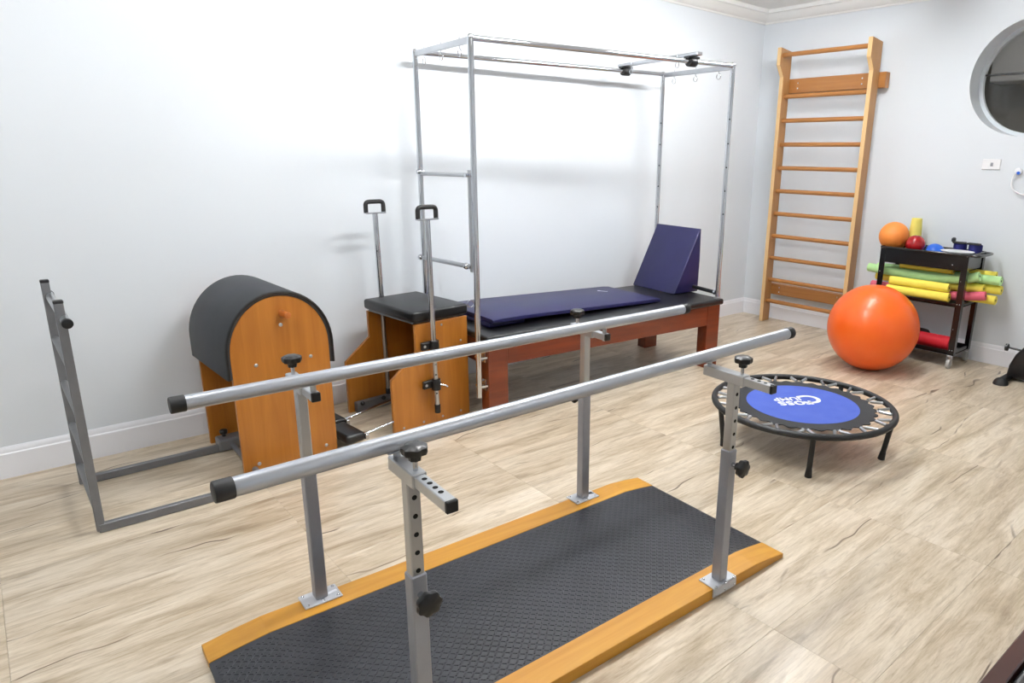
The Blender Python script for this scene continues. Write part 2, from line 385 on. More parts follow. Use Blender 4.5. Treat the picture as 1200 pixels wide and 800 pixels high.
# ------------------------------------------------------------------ wall bars
def wall_bars():
    t = thing('wall_bars', 'tall wooden wall bars fixed upright to the right wall', 'wall bars', (0, -0.335, 0))
    # local: x towards the room is negative, y runs along the wall (negative = right in view)
    prof = [(-0.092, 0), (-0.198, 0), (-0.198, 2.20), (-0.262, 2.29), (-0.262, 2.435), (-0.092, 2.415)]
    for y in (0.0, -0.8):
        y0 = y-0.0225+(0.005 if y == 0 else -0.01)
        up = obj('upright', prism(new(), prof, y0-0.018, y0+0.018, 'Y', bev=0.002), 'beech', t)
        obj('upright_edge', prism(new(), [(-0.1985, 0.002), (-0.201, 0.002), (-0.201, 2.2), (-0.265, 2.29), (-0.265, 2.434), (-0.2625, 2.434), (-0.2625, 2.29), (-0.1985, 2.2)], y0-0.017, y0+0.017, 'Y'), 'beech_edge', up, label='paler front edge of the upright')
    r0 = None
    for k in range(10):
        z = 0.199+k*0.2045
        if r0 is None:
            bm = new(); cyl(bm, (0, -0.835, 0), (0, 0.0, 0), 0.0165, 14)
            for v in bm.verts: v.co.z *= 1.15
            r0 = obj('rung', bm, 'beech_rung', t, loc=(-0.15, 0, z))
        else: share('rung', r0, t, (-0.15, 0, z))
    share('rung', r0, t, (-0.225, 0, 2.375))
    for nm, z, y0, y1 in (('top_board', 2.13, -0.905, 0.03), ('bottom_board', 0.305, -0.86, 0.03)):
        b = obj(nm, box(new(), (-0.055, (y0+y1)/2, z), (0.07, y1-y0, 0.12 if z > 1 else 0.10), bev=0.004), 'beech_rung', t)
        for y in (-0.12, -0.71):
            for dz in (-0.022, 0.022): obj('screw', cyl(new(), (-0.089, y, z+dz), (-0.093, y, z+dz), 0.006, 10), 'chrome', b)
wall_bars()

# ------------------------------------------------------------------ trapeze table (bed with chrome frame)
def star_knob(bm, base, axis, r=0.026, stem=0.03, sr=0.006):
    """lobed knob; axis 'Z' up or '-Y'/'+Y' sideways"""
    prof = [(r*0.45, 0.0), (r*0.5, 0.012), (r*0.92, 0.016), (r, 0.022), (r*0.98, 0.032), (r*0.7, 0.037), (r*0.2, 0.038)]
    b2 = bmesh.new(); lathe(b2, [(a, h+stem) for a, h in prof], seg=42, lobes=7, amp=0.07)
    if axis == '-Y': b2.transform(Matrix.Rotation(PI/2, 4, 'X'))
    if axis == '+Y': b2.transform(Matrix.Rotation(-PI/2, 4, 'X'))
    b2.transform(Matrix.Translation(Vector(base))); merge(bm, b2); return bm
CADX, CADY, CADYAW = -3.6951, -0.8123, -0.0789
SLF = (0.80, 0.81)
def trapeze_table():
    t = thing('trapeze_table', 'red-brown wooden therapy bed with black top and tall chrome frame', 'therapy bed', (CADX, CADY, 0), CADYAW)
    L, W, H0, H1 = 1.9775, 0.68, 2.073, 2.108
    u0, u1, v0, v1, zb = 0.03, 2.009, -0.041, 0.74, 0.51
    PO = {(0, 0): (0.0, 0.0, H0), (1, 0): (L, 0.0, H1), (0, 1): (0.0, W, H0), (1, 1): (2.066, 0.775, 2.122)}
    obj('bed_top', box(new(), ((u0+u1)/2, (v0+v1)/2, zb-0.021), (u1-u0, v1-v0, 0.042), bev=0.014, seg=3), 'black_vinyl', t)
    a0, a1, b0, b1 = u0+0.02, u1-0.02, v0+0.018, v1-0.018
    zr0, zr1 = 0.325, zb-0.042
    obj('side_rail', box(new(), ((a0+a1)/2, b0+0.015, (zr0+zr1)/2), (a1-a0-0.26, 0.03, zr1-zr0), bev=0.002), 'red_wood', t)
    obj('side_rail', box(new(), ((a0+a1)/2, b1-0.015, (zr0+zr1)/2), (a1-a0-0.26, 0.03, zr1-zr0), bev=0.002), 'red_wood', t)
    for a in (a0+0.015, a1-0.015):
        obj('end_rail', box(new(), (a, (b0+b1)/2, (zr0+zr1)/2), (0.03, b1-b0-0.18, zr1-zr0), bev=0.002), 'red_wood', t)
    for a in (a0+0.065, a1-0.065):
        for b in (b0+0.045, b1-0.045):
            obj('leg', box(new(), (a, b, zr1/2), (0.13, 0.09, zr1), bev=0.003), 'red_wood', t)
    R = 0.0165
    tops = {}
    for i in (0, 1):
        for j in (0, 1):
            u, v, h = PO[(i, j)]
            zlo = 0.147 if i == 0 else zb
            p = obj('post', cyl(new(), (u, v, zlo), (u, v, h), R, 20), 'chrome', t)
            obj('post_cap', sphere(new(), (u, v, h), R*1.12, 16, 10), 'chrome', p)
            if i == 1:
                if j == 0: obj('foot_collar', cyl(new(), (u, v, zb-0.001), (u, v, zb+0.012), R*1.5, 20), 'satin_metal', p)
                for k in range(5):
                    z = 1.12+0.16*k
                    obj('hole', cyl(new(), (u-R*0.72, v-R*0.72, z), (u-R*0.8, v-R*0.8, z), 0.0055, 8), 'dark_hole', p)
            if i == 0 or j == 1:
                for z in (0.21, 0.38):
                    bk = new(); ax = a0 if i == 0 else a1; sg = 1 if i == 0 else -1
                    if i == 1: zc = zr0+0.05 if z < 0.3 else zr0+0.12
                    else: zc = z
                    yb = v+0.03 if j == 0 else min(v, b1-0.04)-0.0
                    box(bk, ((u+ax)/2, (v+yb)/2, zc), (abs(ax-u)+0.004, abs(v-yb)+0.03, 0.012), bev=0.001)
                    box(bk, (ax-sg*0.003, yb, zc), (0.005, 0.05, 0.07), bev=0.001)
                    br = obj('bracket', bk, 'chrome', p)
                    for dz in (-0.025, 0.025): obj('bolt', cyl(new(), (ax-sg*0.005, yb+0.006, zc+dz), (ax-sg*0.011, yb+0.006, zc+dz), 0.007, 6), 'satin_metal', br)
    for j in (0, 1):
        A, B = PO[(0, j)], PO[(1, j)]
        obj('top_rail', cyl(new(), (A[0], A[1], A[2]-0.004), (B[0], B[1], B[2]-0.004), 0.0155, 20), 'chrome', t)
    for i in (0, 1):
        A, B = Vector(PO[(i, 0)]), Vector(PO[(i, 1)]); d = B-A; mid = (A+B)/2
        b2 = bmesh.new(); box(b2, (0, 0, 0), (0.014, d.length-0.02, 0.034), bev=0.003)
        b2.transform(Matrix.Translation(mid+Vector((0, 0, -0.012))) @ Matrix.Rotation(math.atan2(-d.x, d.y), 4, 'Z') @ Matrix.Rotation(math.atan2(d.z, d.y), 4, 'X'))
        e = obj('end_rail_top', b2, 'satin_metal', t)
        for f in (0.18, 0.5, 0.82):
            q = A+d*f; u, v, h = q
            bm = new(); cyl(bm, (u, v, h-0.045), (u, v, h+0.016), 0.003, 8)
            sweep(bm, [(u, v+0.019*math.sin(a), h-0.062-0.019*math.cos(a)) for a in [k*PI*1.75/16+PI for k in range(17)]], 0.003, 8)
            obj('eye_hook', bm, 'chrome', e)
    # sliding trapeze bar across the top
    def rail(j, f): return Vector(PO[(0, j)]).lerp(Vector(PO[(1, j)]), f)
    A, B = rail(0, SLF[0]), rail(1, SLF[1]); d = B-A; mid = (A+B)/2
    T = Matrix.Translation(mid) @ Matrix.Rotation(math.atan2(-d.x, d.y), 4, 'Z') @ Matrix.Rotation(math.atan2(d.z, d.y), 4, 'X')
    b2 = bmesh.new(); box(b2, (0, 0, 0.036), (0.045, d.length+0.16, 0.022), bev=0.004); b2.transform(T)
    sl = obj('sliding_bar', b2, 'satin_metal', t)
    for q in (A, B):
        ck = new(); box(ck, (q.x, q.y, q.z+0.018), (0.10, 0.05, 0.014), bev=0.003); cyl(ck, (q.x-0.032, q.y, q.z-0.008), (q.x+0.032, q.y, q.z-0.008), 0.03, 20, bev=0.004)
        obj('clamp', ck, 'black_plastic', sl)
    for f in (0.15, 0.85):
        q = A+d*f; us, v, hs = q.x, q.y, q.z
        bm = new(); cyl(bm, (us-0.03, v, hs-0.001), (us-0.03, v, hs+0.05), 0.003, 8); box(bm, (us-0.022, v, hs+0.036), (0.02, 0.012, 0.008))
        sweep(bm, [(us-0.03, v+0.017*math.sin(a), hs-0.018-0.017*math.cos(a)) for a in [k*PI*1.8/16+PI for k in range(17)]], 0.003, 8)
        obj('eye_hook', bm, 'chrome', sl)
    # push-through bar hanging inside the left frame
    pt = obj('push_through_bar', cyl(new(), (0.0, 0.035, 1.395), (0.0, W-0.02, 1.385), 0.0125, 16), 'satin_metal', t)
    for v in (0.045, W-0.02):
        obj('swing_arm', box(new(), (0.0-0.004, v, 1.145), (0.012, 0.022, 0.55), bev=0.002), 'satin_metal', pt)
        obj('pivot_bolt', cyl(new(), (-0.03, v, 1.395), (0.012, v, 1.395), 0.012, 14), 'chrome', pt)
    lb = obj('lower_bar', cyl(new(), (-0.004, 0.045, 0.9), (-0.004, W+0.03, 0.872), 0.0135, 16), 'satin_metal', pt)
    for v, z in ((0.09, 0.9), (W+0.02, 0.874)): obj('end_knob', sphere(new(), (-0.014, v, z), 0.019, 16, 10), 'chrome', lb)
    # cross tube between the right-hand posts
    ct = obj('cross_tube', cyl(new(), (L-0.005, 0.01, zb+0.042), (PO[(1, 1)][0]-0.005, PO[(1, 1)][1]-0.01, zb+0.042), 0.014, 16), 'black_rubber', t)
    obj('tube_collar', cyl(new(), (L-0.005, 0.012, zb+0.042), (L-0.005, 0.03, zb+0.042), 0.018, 16), 'chrome', ct)
    # small ring hanging at the left post
    bm = new(); sweep(bm, [(-0.03-0.02*math.cos(2*PI*k/16), 0.02, 0.7+0.02*math.sin(2*PI*k/16)) for k in range(16)], 0.0025, 8, close=True)
    obj('spring_ring', bm, 'chrome', t)
trapeze_table()
def cadl(u, v, z):
    c, s = math.cos(CADYAW), math.sin(CADYAW); return (CADX+u*c-v*s, CADY+u*s+v*c, z)
ZB = 0.5105
# navy mats and wedge on the bed
m1 = thing('folded_mat', 'small folded navy mat under the left end of the long mat', 'mat', cadl(0.26, 0.36, ZB), CADYAW+0.05)
bm = new(); box(bm, (0, 0, 0.0165), (0.26, 0.46, 0.033), bev=0.012, seg=3); obj('cover', bm, 'navy_vinyl', m1)
obj('seam', box(new(), (0, 0, 0.0165), (0.262, 0.462, 0.004), bev=0.001), 'navy_vinyl', m1)
m2 = thing('long_mat', 'long thin navy vinyl mat lying flat on the black bed top', 'mat', cadl(0.82, 0.385, ZB), CADYAW+0.035)
bm = new()
xs = [-0.69+1.38*i/24 for i in range(25)]
def matz(x):    # left end rests on the folded mat, then settles on the bed
    k = (x+0.69)/1.38; return 0.0345*(1 if k < 0.17 else 1-(k-0.17)/0.83)+0.0008
lo = []; hi = []
for x in xs:
    z = matz(x); e = 0.004 if (x == xs[0] or x == xs[-1]) else 0
    ys = (-0.285, -0.275, 0.275, 0.285)
    lo.append([bm.verts.new((x, y, z+(0.006 if abs(y) > 0.28 else 0)+e)) for y in ys]); hi.append([bm.verts.new((x, y, z+0.03-(0.005 if abs(y) > 0.28 else 0)-e)) for y in ys])
for i in range(24):
    for k in range(3):
        bm.faces.new((hi[i][k], hi[i+1][k], hi[i+1][k+1], hi[i][k+1])); bm.faces.new((lo[i][k], lo[i][k+1], lo[i+1][k+1], lo[i+1][k]))
    for k in (0, 3): bm.faces.new((lo[i][k], lo[i+1][k], hi[i+1][k], hi[i][k]))
for i in (0, 24):
    for k in range(3): bm.faces.new((lo[i][k], hi[i][k], hi[i][k+1], lo[i][k+1]))
obj('cover', bm, 'navy_vinyl', m2)
def text_mesh(name, s, size, m, parent, loc, rot, extr=0.0004, shear=0.0, xs=1.0):
    cu = bpy.data.curves.new('t', 'FONT'); cu.body = s; cu.size = size; cu.extrude = extr; cu.align_x = 'CENTER'; cu.align_y = 'CENTER'; cu.shear = shear; cu.offset = size*0.02
    to = bpy.data.objects.new('t', cu); COL.objects.link(to); bpy.context.view_layer.update()
    me = bpy.data.meshes.new_from_object(to.evaluated_get(bpy.context.evaluated_depsgraph_get()))
    bpy.data.objects.remove(to); bpy.data.curves.remove(cu)
    me.materials.clear(); me.materials.append(MATS[m])
    o = bpy.data.objects.new(name, me); COL.objects.link(o); o.parent = parent; o.location = loc; o.rotation_euler = rot; o.scale = (xs, 1, 1)
    return o
bm = new(); box(bm, (0, 0, 0), (0.075, 0.012, 0.0008)); box(bm, (-0.03, 0.008, 0), (0.02, 0.012, 0.0008))
obj('printed_logo', bm, 'print_white', m2, loc=(0.50, 0.12, matz(0.50)+0.0306), rot=(0, 0.028, -0.9))
wd = thing('wedge_cushion', 'navy vinyl wedge cushion standing at the right end of the bed', 'cushion', cadl(1.80, 0.27, ZB), CADYAW)
wp = [(0, 0), (0.255, 0), (0.262, 0.24), (0.257, 0.475), (0.243, 0.478)]
obj('cover', prism(new(), wp, 0.0, 0.475, 'Y', bev=0.010, seg=3), 'navy_vinyl', wd)
bm = new(); sweep(bm, [(0.006, -0.0005, 0.012), (0.248, -0.0005, 0.474)], 0.0035, 8); obj('piping', bm, 'navy_vinyl', wd)

# ------------------------------------------------------------------ ladder barrel
def ladder_barrel():
    X, Y, yaw = -4.952, -0.710, 0.035
    t = thing('ladder_barrel', 'orange veneer barrel with black arched pad joined to grey ladder', 'barrel', (X, Y, 0), yaw)
    W, D, zs, b = 0.457, 0.546, 0.593, 0.258
    def arch(off, zlow, n=28):
        return [(W/2+(W/2+off)*math.cos(PI*k/n), zs+(b+off)*math.sin(PI*k/n)) for k in range(n+1)]
    pan = [(0, 0), (W, 0)] + arch(0, 0)
    for v, nm in ((0, 'front_panel'), (D-0.02, 'back_panel')):
        p = obj(nm, prism(new(), pan, v, v+0.02, 'Y', bev=0.0015, seg=1), 'orange_veneer', t)
        if v == 0:
            for u, z in ((0.106, 0.537), (0.362, 0.534), (0.235, 0.712)): obj('bolt', sphere(new(), (u, -0.001, z), 0.009, 14, 8, (1, 0.5, 1)), 'satin_metal', p)
            for u in (0.07, 0.40): obj('bolt', sphere(new(), (u, -0.001, 0.05), 0.009, 14, 8, (1, 0.5, 1)), 'satin_metal', p)
            obj('peg', cyl(new(), (0.248, -0.07, 0.766), (0.245, 0.004, 0.766), 0.0165, 18, bev=0.004), 'peg_wood', p)
    out = [(W+0.024, 0.488)] + arch(0.024, 0) + [(-0.024, 0.488)]
    inn = [(-0.001, 0.488)] + arch(0.001, 0)[::-1] + [(W+0.001, 0.488)]
    bm = new(); n = len(out); inn = inn[::-1]
    R = []
    for k in range(n):
        # rounded lips at both ends of the pad
        o_, i_ = Vector(out[k]), Vector(inn[k]); m_ = o_ + (i_-o_)*0.45
        R.append([bm.verts.new((p[0], y, p[1])) for p, y in ((i_, 0.0), (m_, -0.006), (o_, 0.004), (o_, D+0.008), (m_, D+0.014), (i_, D+0.01))])
    for k in range(n-1):
        for q in range(6): bm.faces.new((R[k][q], R[k][(q+1) % 6], R[k+1][(q+1) % 6], R[k+1][q]))
    bm.faces.new(R[0]); bm.faces.new(R[-1][::-1])
    obj('arched_pad', bm, 'charcoal_vinyl', t, angle=50)
    # dark rim of the pad at the front
    o2 = [Vector(p) for p in out]; bm = new()
    sweep(bm, [(p.x+(W/2-p.x)*0.035, -0.003, p.y+(zs-p.y)*0.02 if p.y > zs else p.y) for p in o2], 0.0075, 8)
    obj('pad_piping', bm, 'black_vinyl', t, label='black piping around the pad front edge')
    # ladder frame, in world axes expressed in local ones
    c, s = math.cos(-yaw), math.sin(-yaw)
    def l(x, y, z):
        dx, dy = x-X, y-Y; return (dx*c-dy*s, dx*s+dy*c, z)
    for y in (-0.85, -0.315):
        up = obj('ladder_upright', box(new(), l(-5.538, y, 0.478), (0.030, 0.026, 0.94), rz=-yaw, bev=0.003), 'frame_grey', t)
        obj('end_cap', box(new(), l(-5.538, y, 0.952), (0.032, 0.028, 0.014), rz=-yaw, bev=0.003), 'black_plastic', up)
    for k in range(4):
        obj('ladder_rung', cyl(new(), l(-5.538, -0.838, 0.10+0.2*k), l(-5.538, -0.327, 0.10+0.2*k), 0.014, 14), 'frame_grey', t)
    tb = obj('top_bar', cyl(new(), l(-5.528, -0.935, 0.885), l(-5.528, -0.262, 0.885), 0.0165, 16), 'satin_metal', t)
    for y0, y1 in ((-0.95, -0.925), (-0.272, -0.247)): obj('end_cap', cyl(new(), l(-5.528, y0, 0.885), l(-5.528, y1, 0.885), 0.0185, 16, bev=0.003), 'black_plastic', tb)
    obj('base_rail', box(new(), l(-5.08, -0.862, 0.020), (0.93, 0.026, 0.038), rz=-yaw-0.022, bev=0.003), 'frame_grey', t)
    obj('base_rail', box(new(), l(-5.24, -0.315, 0.020), (0.60, 0.026, 0.038), rz=-yaw, bev=0.003), 'frame_grey', t)
    obj('cross_tube', cyl(new(), l(-4.905, -0.858, 0.030), l(-4.905, -0.315, 0.030), 0.013, 14), 'frame_grey', t)
    br = obj('bracket', box(new(), l(-4.88, -0.30, 0.036), (0.17, 0.09, 0.06), rz=-yaw, bev=0.006), 'frame_grey', t)
    for x, y in ((-4.93, -0.30), (-4.83, -0.27)): obj('knob', star_knob(new(), l(x, y, 0.06), 'Z', 0.019, 0.012), 'black_plastic', br)
ladder_barrel()

# ------------------------------------------------------------------ pilates chair
def pilates_chair():
    X, Y, yaw = -4.179, -0.703, 0.097
    t = thing('pilates_chair', 'orange veneer exercise chair with black seat and two push poles', 'exercise chair', (X, Y, 0), yaw)
    w, d, h1, h2, h3, w2 = 0.515, 0.508, 0.316, 0.442, 0.599, 0.163
    prof = [(0, 0), (w, 0), (w, h3), (w2, h3), (w2, h2), (0, h1)]
    pn = obj('side_panel', prism(new(), prof, 0, 0.02, 'Y', bev=0.0015, seg=1), 'orange_veneer', t)
    obj('side_panel', prism(new(), prof, d-0.02, d, 'Y', bev=0.0015, seg=1), 'orange_veneer', t)
    for u, z in ((0.06, 0.03), (0.19, 0.03), (0.32, 0.03), (0.45, 0.03), (0.465, 0.46), (0.335, 0.575)):
        obj('bolt', sphere(new(), (u, -0.001, z), 0.007, 12, 8, (1, 0.5, 1)), 'satin_metal', pn)
    obj('back_panel', box(new(), (w-0.02, d/2, 0.33), (0.018, d-0.042, 0.5), bev=0.001), 'orange_veneer', t)
    obj('seat_board', box(new(), ((w2+w)/2, d/2, h3+0.006), (w-w2-0.004, d-0.05, 0.012), bev=0.002), 'frame_grey', t)
    obj('seat_cushion', box(new(), ((w2+w)/2-0.002, d/2, h3+0.042), (w-w2+0.02, d+0.012, 0.06), bev=0.016, seg=3), 'black_vinyl', t)
    # push poles with D handles
    for v, near in ((-0.042, True), (d-0.034, False)):
        z0 = 0.10 if near else 0.07
        zt = 1.165
        top = cyl(new(), (0.25, v, h3+0.075 if not near else 0.42), (0.243, v, zt), 0.0155, 18)
        p = obj('push_pole', top, 'chrome', t)
        inner = cyl(new(), (0.258, v, z0), (0.25, v, h3-0.002 if not near else 0.45), 0.0125, 16)
        ip = obj('inner_pole', inner, 'satin_metal', p)
        obj('foot_cap', cyl(new(), (0.258, v, z0-0.02), (0.258, v, z0+0.03), 0.0165, 16, bev=0.002), 'black_rubber', p)
        obj('handle_plate', box(new(), (0.243, v, zt+0.004), (0.13, 0.03, 0.008), bev=0.002), 'chrome', p)
        hp = smooth_path([(0.187, v, zt+0.008), (0.187, v, zt+0.04), (0.189, v, zt+0.056), (0.202, v, zt+0.066), (0.243, v, zt+0.067), (0.284, v, zt+0.066), (0.297, v, zt+0.056), (0.299, v, zt+0.04), (0.299, v, zt+0.008)], 4)
        obj('grip', sweep(new(), hp, 0.0125, 12), 'black_rubber', p)
        if near:
            for k, z in enumerate((0.20, 0.31, 0.37)): obj('hole', cyl(new(), (0.249, v-0.0105, z), (0.2485, v-0.0118, z), 0.005, 8), 'dark_hole', p)
            for z in (0.475, 0.25):
                cb = new(); cyl(cb, (0.255, v, z-0.032), (0.255, v, z+0.032), 0.026, 20, bev=0.004); box(cb, (0.215, v+0.018, z+0.004), (0.07, 0.022, 0.045), bev=0.004)
                cl = obj('clamp', cb, 'black_plastic', p)
                obj('screw', cyl(new(), (0.196, v+0.004, z+0.004), (0.196, v+0.008, z+0.004), 0.008, 12), 'satin_metal', cl)
                if z < 0.3: obj('thumb_pin', sweep(new(), [(0.27, v-0.02, z), (0.29, v-0.045, z-0.004), (0.294, v-0.055, z-0.012)], 0.0055, 10), 'chrome', cl)
        else:
            for z in (0.75, 0.9): obj('hole', cyl(new(), (0.247-0.012, v-0.0105, z+0.05), (0.247-0.0125, v-0.0112, z+0.05), 0.004, 8), 'dark_hole', p)
    obj('base_rail', box(new(), (0.25, d-0.045, 0.035), (0.44, 0.04, 0.062), bev=0.003), 'frame_grey', t)
    for u in (0.06, 0.2): obj('knob', sphere(new(), (u, d-0.072, 0.06), 0.014, 12, 8), 'black_plastic', t)
    # two foot pedals on rods
    for v0, v1, u in ((-0.02, 0.205, -0.235), (0.235, 0.46, -0.205)):
        pd = obj('pedal', box(new(), (u, (v0+v1)/2, 0.062), (0.11, v1-v0, 0.05), bev=0.02, seg=4), 'black_vinyl', t)
        for v in (v0+0.02,) if v0 < 0 else (v0+0.03,):
            obj('pedal_rod', cyl(new(), (u+0.045, v, 0.062), (0.44, v+0.03, 0.13), 0.0085, 12), 'chrome', pd)
        obj('pedal_bracket', box(new(), (u+0.06, v0+0.02, 0.055), (0.02, 0.05, 0.03), bev=0.003), 'chrome', pd)
    obj('pedal_axle', cyl(new(), (0.44, 0.02, 0.135), (0.44, d-0.02, 0.135), 0.012, 14), 'frame_grey', t)
pilates_chair()

# ------------------------------------------------------------------ parallel bars
def tread_relief(parent, prof, dz, y0, y1, L):
    """raised lozenges of the rubber tread, alternating direction"""
    top = sorted([(x, z) for x, z in prof[2:]])
    def zt(x):
        for (xa, za), (xb, zb_) in zip(top, top[1:]):
            if xa <= x <= xb: return za+(zb_-za)*(x-xa)/(xb-xa)-dz
        return top[0][1]-dz
    P = 0.0165; V = []; Fc = []
    nx = int((L-0.02)/P); ny = int((y1-y0-0.008)/P)
    for i in range(nx):
        for j in range(ny):
            cx = -L/2+0.012+(i+0.5)*P; cy = y0+0.006+(j+0.5)*P; a = PI/4 if (i+j) % 2 else -PI/4
            c, s_ = math.cos(a), math.sin(a); b = len(V)
            for lx, ly, h in ((0.0078, 0.0030, 0.0), (0.0060, 0.0014, 0.0016)):
                for sx, sy in ((-1, -1), (1, -1), (1, 1), (-1, 1)):
                    x = cx+sx*lx*c-sy*ly*s_; y = cy+sx*lx*s_+sy*ly*c; V.append((x, y, zt(cx)+h+(zt(cx+0.001)-zt(cx))*1000*(x-cx)))
            Fc.append((b+4, b+5, b+6, b+7))
            for k in range(4): Fc.append((b+k, b+(k+1) % 4, b+4+(k+1) % 4, b+4+k))
    me = bpy.data.meshes.new('tread_relief'); me.from_pydata(V, [], Fc); me.materials.append(MATS['tread'])
    o = bpy.data.objects.new('tread_relief', me); COL.objects.link(o); o.parent = parent; o['kind'] = 'stuff'
def parallel_bars():
    BAR_F, BAR_N = ((-0.939, 0.252), (1.062, 0.270)), ((-0.957, -0.333), (1.066, -0.262))
    t = thing('parallel_bars', 'grey metal parallel walking bars on an orange-edged black platform', 'parallel bars', (-4.4889, -2.3082, 0), -0.0391)
    L, W, ht, h, sw, rl = 1.871, 0.8201, 0.019, 0.0418, 0.1013, 0.1744
    prof = [(-L/2, 0), (L/2, 0), (L/2, ht), (L/2-rl*0.5, ht+(h-ht)*0.58), (L/2-rl, h), (-L/2+rl, h), (-L/2+rl*0.5, ht+(h-ht)*0.58), (-L/2, ht)]
    for s in (-1, 1):
        y0, y1 = (W/2-sw, W/2) if s > 0 else (-W/2, -W/2+sw)
        obj('side_board', prism(new(), prof, y0, y1, 'Y', bev=0.0015, seg=1), 'board_varnish', t, angle=4)
    dz = 0.002
    pm = [(-L/2+0.001, 0.001), (L/2-0.001, 0.001)] + [(x*0.9995, z-dz) for x, z in prof[2:]]
    obj('tread_mat', prism(new(), pm, -W/2+sw+0.0006, W/2-sw-0.0006, 'Y', bev=0.0), 'tread', t, angle=4)
    tread_relief(t, prof, dz, -W/2+sw, W/2-sw, L)
    zb, yf, yn, xl, xr, px, py = 0.857, 0.2376, -0.3062, -0.945, 1.0221, 0.5751, 0.3864
    BY = {1: BAR_F, -1: BAR_N}
    def bary(sy, x):
        (xa, ya), (xb, yb) = BY[sy]; return ya+(yb-ya)*(x-xa)/(xb-xa)
    for sy in (1, -1):
        (xa, ya), (xb, yb) = BY[sy]; A = Vector((xa, ya, zb)); B = Vector((xb, yb, zb)); d = (B-A).normalized()
        hb = obj('handrail', cyl(new(), A+d*0.01, B-d*0.01, 0.0205, 28), 'bar_alu', t)
        obj('end_cap', cyl(new(), A-d*0.003, A+d*0.035, 0.0225, 28, bev=0.003), 'black_rubber', hb)
        obj('end_cap', cyl(new(), B-d*0.03, B+d*0.003, 0.0225, 28, bev=0.003), 'black_rubber', hb)
    hole = None
    ZT = 0.805
    for sx in (-1, 1):
        for sy in (-1, 1):
            x, y = sx*px, sy*py
            # outer square tube
            p = obj('post', box(new(), (x, y, (h+0.006+0.55)/2), (0.040, 0.040, 0.55-h-0.006), bev=0.003), 'grey_paint', t)
            obj('inner_tube', box(new(), (x, y, 0.665), (0.032, 0.032, 0.27), bev=0.003), 'satin_metal', p)
            pl = new(); yo = -W/2-0.006 if sy < 0 else y+0.041; yi = y+0.041 if sy < 0 else y-0.041; box(pl, (x, (yo+yi)/2, h+0.003), (0.125, abs(yo-yi), 0.006), bev=0.002)
            if sy < 0: box(pl, (x, -W/2-0.0033, h-0.0168), (0.125, 0.006, 0.034), bev=0.001)
            bp = obj('base_plate', pl, 'plate_zinc', p)
            for dx, dy in ((-0.05, -0.03), (-0.05, 0.03), (0.05, -0.03), (0.05, 0.03), (0.0, -0.032)):
                obj('bolt', sphere(new(), (x+dx, y+dy, h+0.006), 0.006, 10, 6, (1, 1, 0.6)), 'chrome', bp)
            if sy < 0:
                for dx in (-0.05, 0.0, 0.05): obj('bolt', sphere(new(), (x+dx, -W/2-0.006, h-0.022), 0.004, 10, 6), 'chrome', bp)
            if sy > 0:
                st = new(); box(st, (0, 0, 0), (0.034, 0.012, 0.0006))
                if sx > 0:
                    box(st, (0.006, -0.010, 0), (0.03, 0.005, 0.0008)); stk = obj('maker_plate', st, 'print_dark', bp, loc=(x+0.038, y+0.006, h+0.0066), rot=(0, 0, -0.2))
                else: obj('sticker', st, 'print_white', bp, loc=(x+0.038, y-0.002, h+0.0066), rot=(0, 0, 0.15))
            # sleeve and telescoping cross tube
            bar = bary(sy, x)
            if sy < 0: s0, s1, t0, t1 = y-0.05, bar+0.013, bar-0.255, bar+0.011
            else: s0, s1, t0, t1 = y-0.062, y+0.082, bar-0.014, y+0.080
            obj('sleeve', box(new(), (x, (s0+s1)/2, ZT), (0.036, s1-s0, 0.036), bev=0.003), 'satin_metal', p)
            ctb = obj('cross_tube', box(new(), (x, (t0+t1)/2, ZT), (0.027, t1-t0, 0.027), bev=0.002), 'satin_metal', p)
            obj('tube_plug', box(new(), (x, t0-0.004, ZT), (0.0275, 0.01, 0.0275), bev=0.002), 'black_plastic', p)
            pb = new(); cyl(pb, (x, bar, ZT-0.018 if sy > 0 else ZT), (x, bar, zb-0.015), 0.0085, 14)
            obj('bar_pin', pb, 'satin_metal', p)
            if sy < 0: obj('pin_plate', box(new(), (x-0.0, bar, zb-0.0215), (0.05, 0.02, 0.004), bev=0.001), 'satin_metal', p)
            ky = y-0.03 if sy < 0 else y+0.055
            obj('knob_stem', cyl(new(), (x, ky, ZT+0.015), (x, ky, ZT+0.055), 0.006, 12), 'chrome', p)
            obj('knob', star_knob(new(), (x, ky, ZT+0.015), 'Z', 0.029, 0.028), 'black_plastic', p)
            obj('knob_stem', cyl(new(), (x, y+sy*0.018, 0.50), (x, y+sy*0.05, 0.50), 0.008, 12), 'chrome', p)
            obj('knob', star_knob(new(), (x, y+sy*0.02, 0.50), '-Y' if sy < 0 else '+Y', 0.030, 0.018), 'black_plastic', p)
            # adjustment holes
            for k in range(5 if sy < 0 else 0):
                if hole is None: hole = obj('hole', cyl(new(), (0, 0.002, 0), (0, -0.0006, 0), 0.0062, 14), 'dark_hole', p, loc=(x, y-0.016, 0.562+0.047*k))
                else: share('hole', hole, p, (x, y-0.016, 0.562+0.047*k))
            if sy < 0:
                for k in range(4): share('hole', hole, p, (x, y-0.072-0.025*k, ZT+0.0135), (-PI/2, 0, 0))
parallel_bars()

